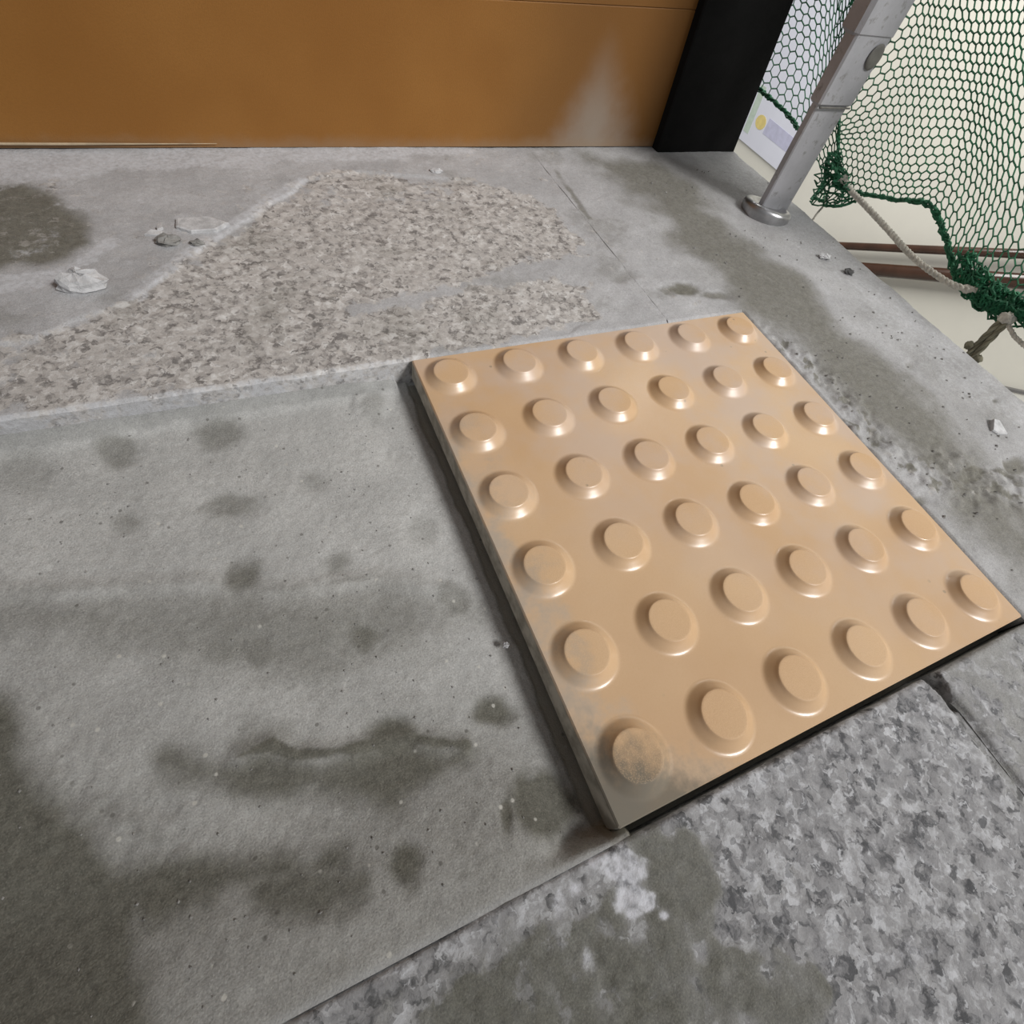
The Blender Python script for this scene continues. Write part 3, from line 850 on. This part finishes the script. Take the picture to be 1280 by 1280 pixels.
handrail('stair_handrail', 'lower and thicker of two brown handrails on the cream stairwell wall', 1.35, -0.9040, 0.555, 0.026, 0.0360)

M_BOARD = mat_flat('board_white', (0.80, 0.81, 0.90), 0.4, 0.02, 5)
board = tag(add_box('notice_board', 2.984, 2.999, 2.505, 3.45, -1.005, -0.25, M_BOARD, None, None, 0.002),
            'white notice board with pale coloured print on the stairwell wall beyond the post', 'sign')
def print_patch(name, pts, col):
    V = [(2.9825, y, z) for y, z in pts] + [(2.9845, y, z) for y, z in pts]
    n = len(pts)
    F = [tuple(range(n - 1, -1, -1)), tuple(range(n, 2 * n))] + [(i, (i + 1) % n, n + (i + 1) % n, n + i) for i in range(n)]
    return link(name, mesh_py(name, V, F), mat_flat(name + '_ink', col, 0.5, 0.06, 40), board)
print_patch('green_stripe', [(2.895, -0.955), (2.945, -0.955), (2.965, -0.72), (2.915, -0.72)], (0.58, 0.68, 0.58))
print_patch('yellow_dot', [(2.838 + 0.045 * math.cos(a), -0.868 + 0.036 * math.sin(a)) for a in np.linspace(0, 6.1, 14)], (0.82, 0.66, 0.25))
print_patch('lavender_block', [(2.785, -0.905), (2.785, -0.825), (2.53, -0.830), (2.53, -0.905)], (0.58, 0.58, 0.74))

# ------------------------------------------------------------------ railing post
def mat_post():
    t = NT('grey_painted_steel')
    c = t.mix(t.rng(t.noise(30, 4, 0.6), 0.3, 0.7), (0.40, 0.40, 0.425), (0.50, 0.50, 0.53))
    c = t.mix(t.math('MULTIPLY', t.rng(t.noise(120, 4, 0.65), 0.56, 0.7), 0.6), c, (0.20, 0.19, 0.175))
    return t.out(c, 0.42, t.bump(t.noise(500, 2), 0.0003, 0.3), 0.25)
M_POST = mat_post()
M_DARKSTEEL = mat_flat('dark_steel', (0.15, 0.145, 0.13), 0.7, 0.25, 60)  # dark tone for the weld bead and the notch stand-in
M_CHROME = mat_flat('dull_chrome', (0.42, 0.42, 0.43), 0.36, 0.25, 60, metal=0.85)
post = bpy.data.objects.new('railing_post', None)
C.objects.link(post)
post.location = (0.4575, 0.457, 0.0)
post.empty_display_size = 0.03
tag(post, 'grey steel railing post with domed base collar at the landing edge', 'post')
def pbox(name, x0, x1, y0, y1, z0, z1, mat, c=0.001):
    o = add_box(name, x0 - 0.4575, x1 - 0.4575, y0 - 0.457, y1 - 0.457, z0, z1, mat, post, None, c)
    return o
pbox('flat_bar', 0.4368, 0.4779, 0.4477, 0.4560, -0.002, 0.62, M_POST, 0.0012)
pbox('sleeve', 0.4352, 0.4805, 0.4452, 0.4600, 0.100, 0.165, M_POST, 0.0018)
pbox('clamp', 0.4325, 0.4825, 0.4440, 0.4665, 0.150, 0.215, M_POST, 0.0035)
lump_vf = []
for k in range(5):
    th = math.pi * 0.5 * k / 4
    lump_vf.append((0.0085 * math.cos(th), -0.0016 * math.sin(th)))
V, F = [], []
for r, y in lump_vf:
    V += [(0.0135 + (r + 1e-5) * math.cos(2 * math.pi * s / 20), -0.0128 + y, 0.139 + 1.15 * (r + 1e-5) * math.sin(2 * math.pi * s / 20)) for s in range(20)]
for i in range(4):
    F += [(i * 20 + s, i * 20 + (s + 1) % 20, i * 20 + 20 + (s + 1) % 20, i * 20 + 20 + s) for s in range(20)]
F.append(tuple(range(80, 100)))
o = link('notch_lump', mesh_py('notch_lump', V, F, True), M_DARKSTEEL, post)  # added lump, coloured dark to stand in for a recessed notch
o['label'] = 'rounded lump coloured dark in place of a recessed notch'
Pw = [(0.0 + a, -0.0120 + 0.0003 * math.sin(a * 900), 0.0995) for a in np.linspace(-0.020, 0.021, 14)]
V, F = tube_vf(Pw, 0.0008, 6)
link('weld_bead', mesh_py('weld_bead', V, F, True), M_DARKSTEEL, post)
V, F = lathe_vf([(0.0262, -0.0080), (0.0274, 0.0010), (0.0279, 0.0035), (0.0271, 0.0062), (0.0245, 0.0080), (0.0215, 0.0083), (0.0190, 0.0074), (0.0172, 0.0060), (0.0100, 0.0056)], 40, True)
collar = link('base_collar', mesh_py('base_collar', V, F, True), M_CHROME, post)
collar.location = (-0.0115, -0.0085, -0.0006)
collar.rotation_euler = (-0.10, 0.17, 0)

# ------------------------------------------------------------------ safety net
M_NET = mat_flat('green_net_cord', (0.022, 0.150, 0.070), 0.65, 0.35, 120)
def sheet(ctrl, nu, nv, xfun):
    """ctrl: columns of (y,z) control points -> function of arrays (u,v) in 0..1 giving points"""
    A = np.array(ctrl, float)                        # (cols, rows, 2)
    dv = np.linalg.norm(np.diff(A, axis=1), axis=2).mean(0)
    tv = np.concatenate([[0], np.cumsum(dv)]); tv /= tv[-1]
    du = np.linalg.norm(np.diff(A[:, :3], axis=0), axis=2).mean(1)
    tu = np.concatenate([[0], np.cumsum(du)]); tu /= tu[-1]
    V = np.linspace(0, 1, nv)
    U = np.linspace(0, 1, nu)
    B = herm(tv, np.swapaxes(A, 0, 1), V)            # (nv, cols, 2)
    G = herm(tu, np.swapaxes(B, 0, 1), U)            # (nu, nv, 2)
    def f(u, v):
        a = np.clip(u, 0, 1) * (nu - 1); b = np.clip(v, 0, 1) * (nv - 1)
        i = np.minimum(a.astype(int), nu - 2); j = np.minimum(b.astype(int), nv - 2)
        s, t = (a - i)[:, None], (b - j)[:, None]
        p = (G[i, j] * (1 - s) * (1 - t) + G[i + 1, j] * s * (1 - t) + G[i, j + 1] * (1 - s) * t + G[i + 1, j + 1] * s * t)
        x = xfun(u, v, p)
        return np.stack([x, p[:, 0], p[:, 1]], 1)
    return f

def comb(f, cols, rows, rad, jit=0.0, seed=1):
    """honeycomb of cords on a sheet; every cell side one four-sided bar"""
    rng = np.random.default_rng(seed)
    I, J = np.meshgrid(np.arange(2 * cols + 1), np.arange(rows + 1))
    off = np.where((I + J) % 2 == 0, -1 / 6.0, 1 / 6.0)
    u = (I * 0.5 / cols).ravel()
    v = np.clip((J + off) / rows, 0, 1).ravel()
    P = f(u, v)
    P = P + jit * rng.normal(size=P.shape)
    idx = np.arange(P.shape[0]).reshape(rows + 1, 2 * cols + 1)
    E = [np.stack([idx[:, :-1].ravel(), idx[:, 1:].ravel()], 1)]
    lo, hi = idx[:-1], idx[1:]
    m = ((I + J) % 2 == 1)[:-1]
    E.append(np.stack([lo[m], hi[m]], 1))
    E = np.concatenate(E)
    return bars(P[E[:, 0]], P[E[:, 1]], rad)

def bars(A, B, r):
    D = B - A
    L = np.linalg.norm(D, axis=1, keepdims=True) + 1e-9
    T = D / L
    A, B = A - T * r * 0.6, B + T * r * 0.6
    up = np.where(np.abs(T[:, :1]) < 0.9, np.array([[1.0, 0, 0]]), np.array([[0, 0, 1.0]]))
    N = np.cross(T, up); N /= np.linalg.norm(N, axis=1, keepdims=True)
    Q = np.cross(T, N)
    ring = [N, Q, -N, -Q]
    V = np.concatenate([np.stack([A + r * k for k in ring], 1), np.stack([B + r * k for k in ring], 1)], 1).reshape(-1, 3)
    base = np.arange(len(A))[:, None, None] * 8
    q = np.array([(i, (i + 1) % 4, 4 + (i + 1) % 4, 4 + i) for i in range(4)] + [(3, 2, 1, 0), (4, 5, 6, 7)])
    return V, (base + q[None]).reshape(-1, 4)

def wavy(P, rads, strands, spread, seed, pitch=0.02):
    """bundle of twisted, slightly frayed cords along P"""
    rng = np.random.default_rng(seed)
    P = np.asarray(P, float)
    s = np.concatenate([[0], np.cumsum(np.linalg.norm(np.diff(P, axis=0), axis=1))])
    parts = []
    spread = np.broadcast_to(np.asarray(spread, float), (len(P),))
    for k in range(strands):
        ph = rng.uniform(0, 6.28); pt = pitch * rng.uniform(0.7, 1.4)
        o = np.stack([np.cos(s / pt * 6.28 + ph), np.sin(s / pt * 6.28 + ph) * 0.9, np.sin(s / pt * 6.28 + ph * 1.7)], 1)
        o = o * spread[:, None] * rng.uniform(0.3, 1.0) + rng.normal(size=P.shape) * spread[:, None] * 0.22
        parts.append(tube_vf(P + o, rads, 5))
    return join_vf(parts)

for c in NET_RIGHT:
    c.append((c[-1][0] + 0.16, c[-1][1] + 0.25))
for c in NET_LEFT:
    c.append((c[-1][0] + 0.05, c[-1][1] + 0.22))
fold = lambda u, v, p: 0.540 + 0.0022 * np.sin(u * 15 + v * 3) * (0.3 + 0.7 * v) - 0.010 * np.exp(-((p[:, 0] - 0.44) ** 2 + (p[:, 1] - 0.03) ** 2) / 0.0006)
fR = sheet(NET_RIGHT, 160, 160, fold)
fL = sheet(NET_LEFT, 120, 120, lambda u, v, p: 0.542 + 0.005 * np.sin(u * 14 + 1) * (0.3 + v))
fB = sheet(NET_BUNCH, 40, 40, lambda u, v, p: 0.532 + 0.007 * np.sin(u * 9 + v * 6))
fB2 = sheet(NET_BUNCH, 40, 40, lambda u, v, p: 0.526 + 0.006 * np.sin(u * 12 - v * 7 + 2))

net = bpy.data.objects.new('safety_net', None)
C.objects.link(net)
net.empty_display_size = 0.03
tag(net, 'green hexagonal mesh safety net hanging outside the landing edge', 'net')
def netpart(name, V, F, smooth=False):
    if isinstance(F, np.ndarray):
        me = mesh_np(name, V, F, smooth)
    else:
        me = mesh_py(name, V, F, smooth)
    o = link(name, me, M_NET, net)
    return o
netpart('mesh_panel', *comb(fR, 40, 62, 0.00072, 0.0002, 2))
netpart('mesh_panel', *comb(fL, 20, 44, 0.00072, 0.0002, 3))
Vb, Fb = comb(fB, 7, 9, 0.0008, 0.0012, 4)
Vb2, Fb2 = comb(fB2, 9, 11, 0.0008, 0.0016, 5)
netpart('gathered_bunch', np.concatenate([Vb, Vb2]), np.concatenate([Fb, Fb2 + len(Vb)]))
u = np.linspace(0, 1, 140)
hr = fR(u, np.zeros(140))
sp = 0.0016 + 0.0010 * sstep(0.30, 0.42, u) + 0.0030 * sstep(0.62, 0.80, u)
V, F = wavy(hr, 0.00095, 9, sp, 11)
netpart('hem', V, F)
dens = fR(np.linspace(0.60, 1, 90), 0.020 + 0.010 * np.sin(np.linspace(0, 40, 90)))
V, F = wavy(dens, 0.0009, 9, 0.0046, 12)
netpart('hem', V, F)
def window(f, u0, u1, v0, v1, dx):
    def g(u, v):
        p = f(u0 + (u1 - u0) * u, v0 + (v1 - v0) * v)
        p[:, 0] += dx
        return p
    return g
VV, FF, n_ = [], [], 0
for k, (u0, v1, dx) in enumerate(((0.58, 0.020, -0.003), (0.64, 0.030, 0.003), (0.62, 0.018, -0.006), (0.72, 0.030, 0.006))):
    v_, f_ = comb(window(fR, u0, 1.0, 0.0, v1, dx), 34, 4, 0.00085, 0.0011, 30 + k)
    VV.append(v_); FF.append(f_ + n_); n_ += len(v_)
netpart('bunched_mesh', np.concatenate(VV), np.concatenate(FF))
V, F = wavy(fL(np.linspace(0.0, 0.80, 90), np.zeros(90)), 0.0009, 8, 0.0019, 13)
netpart('hem', V, F)
V, F = wavy(fR(np.zeros(50), np.linspace(0, 0.20, 50)), 0.0008, 6, 0.0014, 14)
netpart('hem', V, F)
bp = np.concatenate([fB(np.zeros(14), np.linspace(1, 0, 14)), fB(np.linspace(0, 1, 24), np.zeros(24))])
V, F = wavy(bp, 0.0008, 5, 0.0014, 15)
netpart('hem', V, F)

# ------------------------------------------------------------------ cords
M_ROPE = mat_flat('cream_rope', (0.66, 0.63, 0.55), 0.85, 0.22, 220, 0.0004)
M_CORD = mat_flat('olive_cord', (0.25, 0.235, 0.165), 0.85, 0.25, 160, 0.0004)
def rope(name, pts, r, mat, pitch, label=None, n=90, parent=None):
    P = spline(pts, n)
    s = np.concatenate([[0], np.cumsum(np.linalg.norm(np.diff(P, axis=0), axis=1))])
    T = np.gradient(P, axis=0); T /= np.linalg.norm(T, axis=1, keepdims=True)
    N = np.cross(T, (0, 0, 1.0)); N /= np.linalg.norm(N, axis=1, keepdims=True)
    Q = np.cross(T, N)
    parts = []
    for k in range(3):
        a = (s / pitch * 2 * math.pi + k * 2 * math.pi / 3)[:, None]
        parts.append(tube_vf(P + r * 0.52 * (np.cos(a) * N + np.sin(a) * Q), r * 0.56, 6))
    V, F = join_vf(parts)
    o = link(name, mesh_py(name, V, F, True), mat, parent)
    if label:
        tag(o, label, 'rope')
    return o
def lump(name, c, rx, ry, rz, mat, parent=None, seed=0, seg=14, jag=0.12):
    rng = np.random.default_rng(seed)
    V, F = [], []
    rings = 8
    for i in range(rings + 1):
        th = math.pi * (0.02 + 0.96 * i / rings)
        for s in range(seg):
            a = 2 * math.pi * s / seg
            k = 1 + jag * rng.normal()
            V.append((c[0] + rx * k * math.sin(th) * math.cos(a), c[1] + ry * k * math.sin(th) * math.sin(a), c[2] + rz * k * math.cos(th)))
    for i in range(rings):
        for s in range(seg):
            t = (s + 1) % seg
            F.append((i * seg + s, (i + 1) * seg + s, (i + 1) * seg + t, i * seg + t))
    F += [tuple(range(seg)), tuple(range((rings + 1) * seg - 1, rings * seg - 1, -1))]
    return link(name, mesh_py(name, V, F, jag < 0.15), mat, parent)

r1 = rope('rope', [(0.530, 0.4397, 0.0348), (0.525, 0.4256, 0.0337), (0.520, 0.3971, 0.0329), (0.520, 0.3566, 0.0285), (0.520, 0.3177, 0.0239), (0.522, 0.2917, 0.0232), (0.528, 0.2632, 0.0254), (0.536, 0.250, 0.030)],
          0.0029, M_ROPE, 0.013, 'long cream twisted rope slanting down from the gathered net to its lower hem', 130)
lump('knot', (0.529, 0.4420, 0.0352), 0.004, 0.0055, 0.0042, M_ROPE, r1, 3)
lump('knot', (0.531, 0.2590, 0.0262), 0.0035, 0.005, 0.0034, M_ROPE, r1, 4)
rope('rope', [(0.532, 0.450, 0.012), (0.530, 0.4458, 0.0058), (0.522, 0.4418, -0.0008), (0.515, 0.4376, -0.0147), (0.512, 0.436, -0.03)],
     0.0012, M_ROPE, 0.008, 'short thin cord hanging below the gathered bunch of green net', 40)
stub = rope('rope', [(0.532, 0.2150, 0.0270), (0.5245, 0.2120, 0.0160), (0.516, 0.2078, -0.0024), (0.509, 0.2015, -0.020)], 0.0030, M_CORD, 0.03,
            'thick olive doubled cord with knots tied from net hem to landing edge', 40)
rope('strand', [(0.531, 0.2100, 0.0262), (0.523, 0.2065, 0.0140), (0.515, 0.2020, -0.0045), (0.509, 0.196, -0.022)], 0.0027, M_CORD, 0.03, None, 40, stub)
lump('knot', (0.5155, 0.2125, -0.0005), 0.0034, 0.0042, 0.0038, M_CORD, stub, 6)
lump('knot', (0.5155, 0.1985, -0.0040), 0.0034, 0.0042, 0.0038, M_CORD, stub, 7)
lump('knot', (0.531, 0.2125, 0.0270), 0.005, 0.007, 0.006, M_ROPE, stub, 8)
rope('rope', [(0.531, 0.2115, 0.0262), (0.528, 0.1957, 0.0223), (0.530, 0.1757, 0.0205), (0.532, 0.13, 0.016), (0.532, 0.05, 0.02)],
     0.0021, M_ROPE, 0.011, 'thin pale rope end leading on from the knot of the olive cord', 60)

# ------------------------------------------------------------------ loose bits lying about
M_CHIP = mat_flat('mortar_chip_pale', (0.50, 0.50, 0.51), 0.85, 0.2, 150, 0.0005)
M_CHIPD = mat_flat('mortar_chip_grey', (0.24, 0.235, 0.225), 0.9, 0.25, 150, 0.0005)
M_CHIPK = mat_flat('dark_grit', (0.10, 0.10, 0.10), 0.9, 0.3, 150)
def flake(name, pts, z, h, mat, label, tilt=0.0, seed=0, cat='debris'):
    rng = np.random.default_rng(seed)
    pts = np.array(pts)
    c = pts.mean(0)
    n = len(pts)
    o = bpy.data.objects.new(name, None)
    V = []
    for s, zz in ((1.0, 0.0), (0.985, h * 0.75), (0.90, h)):
        for i, p in enumerate(pts):
            q = (p - c) * s
            V.append((q[0], q[1], zz * (1 + 0.12 * rng.normal()) + tilt * q[1] * (zz > 0)))
    V.append((0, 0, h * 1.02))
    F = [tuple(range(n - 1, -1, -1))]
    for r in range(2):
        F += [(r * n + i, r * n + (i + 1) % n, r * n + n + (i + 1) % n, r * n + n + i) for i in range(n)]
    F += [(2 * n + i, 2 * n + (i + 1) % n, 3 * n) for i in range(n)]
    area = sum(pts[i][0] * pts[(i + 1) % n][1] - pts[(i + 1) % n][0] * pts[i][1] for i in range(n))
    if area < 0:
        F = [tuple(reversed(f)) for f in F]
    bpy.data.objects.remove(o)
    o = link(name, mesh_py(name, V, F), mat)
    o.location = (c[0], c[1], z)
    return tag(o, label, cat)
zb = 0.0007
flake('mortar_flake', FLAKE, zb, 0.0028, M_CHIP, 'flat pale angular mortar flake lying by the ridge of cement film', seed=1)
flake('mortar_flake', FLAKE2, -0.0012, 0.0030, M_CHIP, 'pale flake standing at the outer landing edge right of the tile', 0.15, seed=2)
flake('mortar_flake', CHIP, zb, 0.0016, M_CHIP, 'thin whitish sliver left of the flat pale angular flake', seed=3)
flake('mortar_flake', CHIP2, zb, 0.0018, M_CHIP, 'tiny whitish sliver just behind the thin sliver near the flat flake', seed=4)
def chunk(name, c, r, mat, label, seed):
    o = lump(name, (0, 0, 0), *r, mat, None, seed, 13, 0.15)
    o.location = c
    return tag(o, label, 'debris')
chunk('mortar_chunk', (-0.1890, 0.4110, 0.0045), (0.0140, 0.0095, 0.0062), M_CHIP, 'largest pale crumbly lump of mortar on the left granite, below the brown stain', 21)
chunk('mortar_chunk', (-0.1339, 0.4549, 0.0028), (0.0075, 0.0060, 0.0035), M_CHIPD, 'grey rounded lump just in front of the flat pale flake', 22)
chunk('mortar_chunk', (-0.1159, 0.4507, 0.0018), (0.0050, 0.0032, 0.0022), M_CHIPD, 'small dark crumb right of the grey rounded lump', 23)
chunk('mortar_chunk', (0.4576, 0.3613, 0.0012), (0.0070, 0.0050, 0.0022), M_CHIP, 'low whitish chip on the landing edge in front of the post', 24)
chunk('pebble', (0.4668, 0.3338, 0.0014), (0.0048, 0.0042, 0.0024), M_CHIPK, 'small dark pebble beside the whitish chip on the landing edge', 25)
chunk('mortar_chunk', (-0.0105, 0.0960, -0.0150), (0.0018, 0.0016, 0.0013), M_CHIP, 'tiny white crumb in the groove along the tile left side', 26)
chunk('mortar_chunk', (0.1007, 0.5485, 0.0014), (0.0060, 0.0040, 0.0016), M_CHIP, 'small whitish crumb on the floor close to the orange wall', 27)

# sand crumbs scattered over mortar and cement: uncountable
rng = np.random.default_rng(77)
parts = []
def crumb(x, y, z, r):
    k = r * rng.uniform(0.6, 1.2, 3)
    V = [(x + k[0], y, z), (x, y + k[1], z), (x - k[0], y, z), (x, y - k[1], z), (x, y, z + k[2]), (x, y, z - k[2] * 0.5)]
    return V, [(0, 1, 4), (1, 2, 4), (2, 3, 4), (3, 0, 4), (1, 0, 5), (2, 1, 5), (3, 2, 5), (0, 3, 5)]
xs, ys = rng.uniform(-0.26, -0.015, 260), rng.uniform(0.005, 0.29, 260)
zs = mortar_z(xs, ys, None)
for x, y, z in zip(xs, ys, zs):
    parts.append(crumb(x, y, z + 0.0001, rng.uniform(0.0003, 0.0009)))
xs, ys = rng.uniform(0.31, 0.50, 200), rng.uniform(0.02, 0.55, 200)
zs = back_z(xs, ys, None)
for x, y, z in zip(xs, ys, zs):
    if math.hypot(x - 0.4575, y - 0.457) > 0.06:
        parts.append(crumb(x, y, z + 0.0002, rng.uniform(0.0005, 0.0016)))
V, F = join_vf(parts)
g = link('sand_crumbs', mesh_py('sand_crumbs', V, F), M_CHIPD, None, 'stuff')
tag(g, 'scattered fine sand crumbs on the mortar bed and cement strip', 'sand')
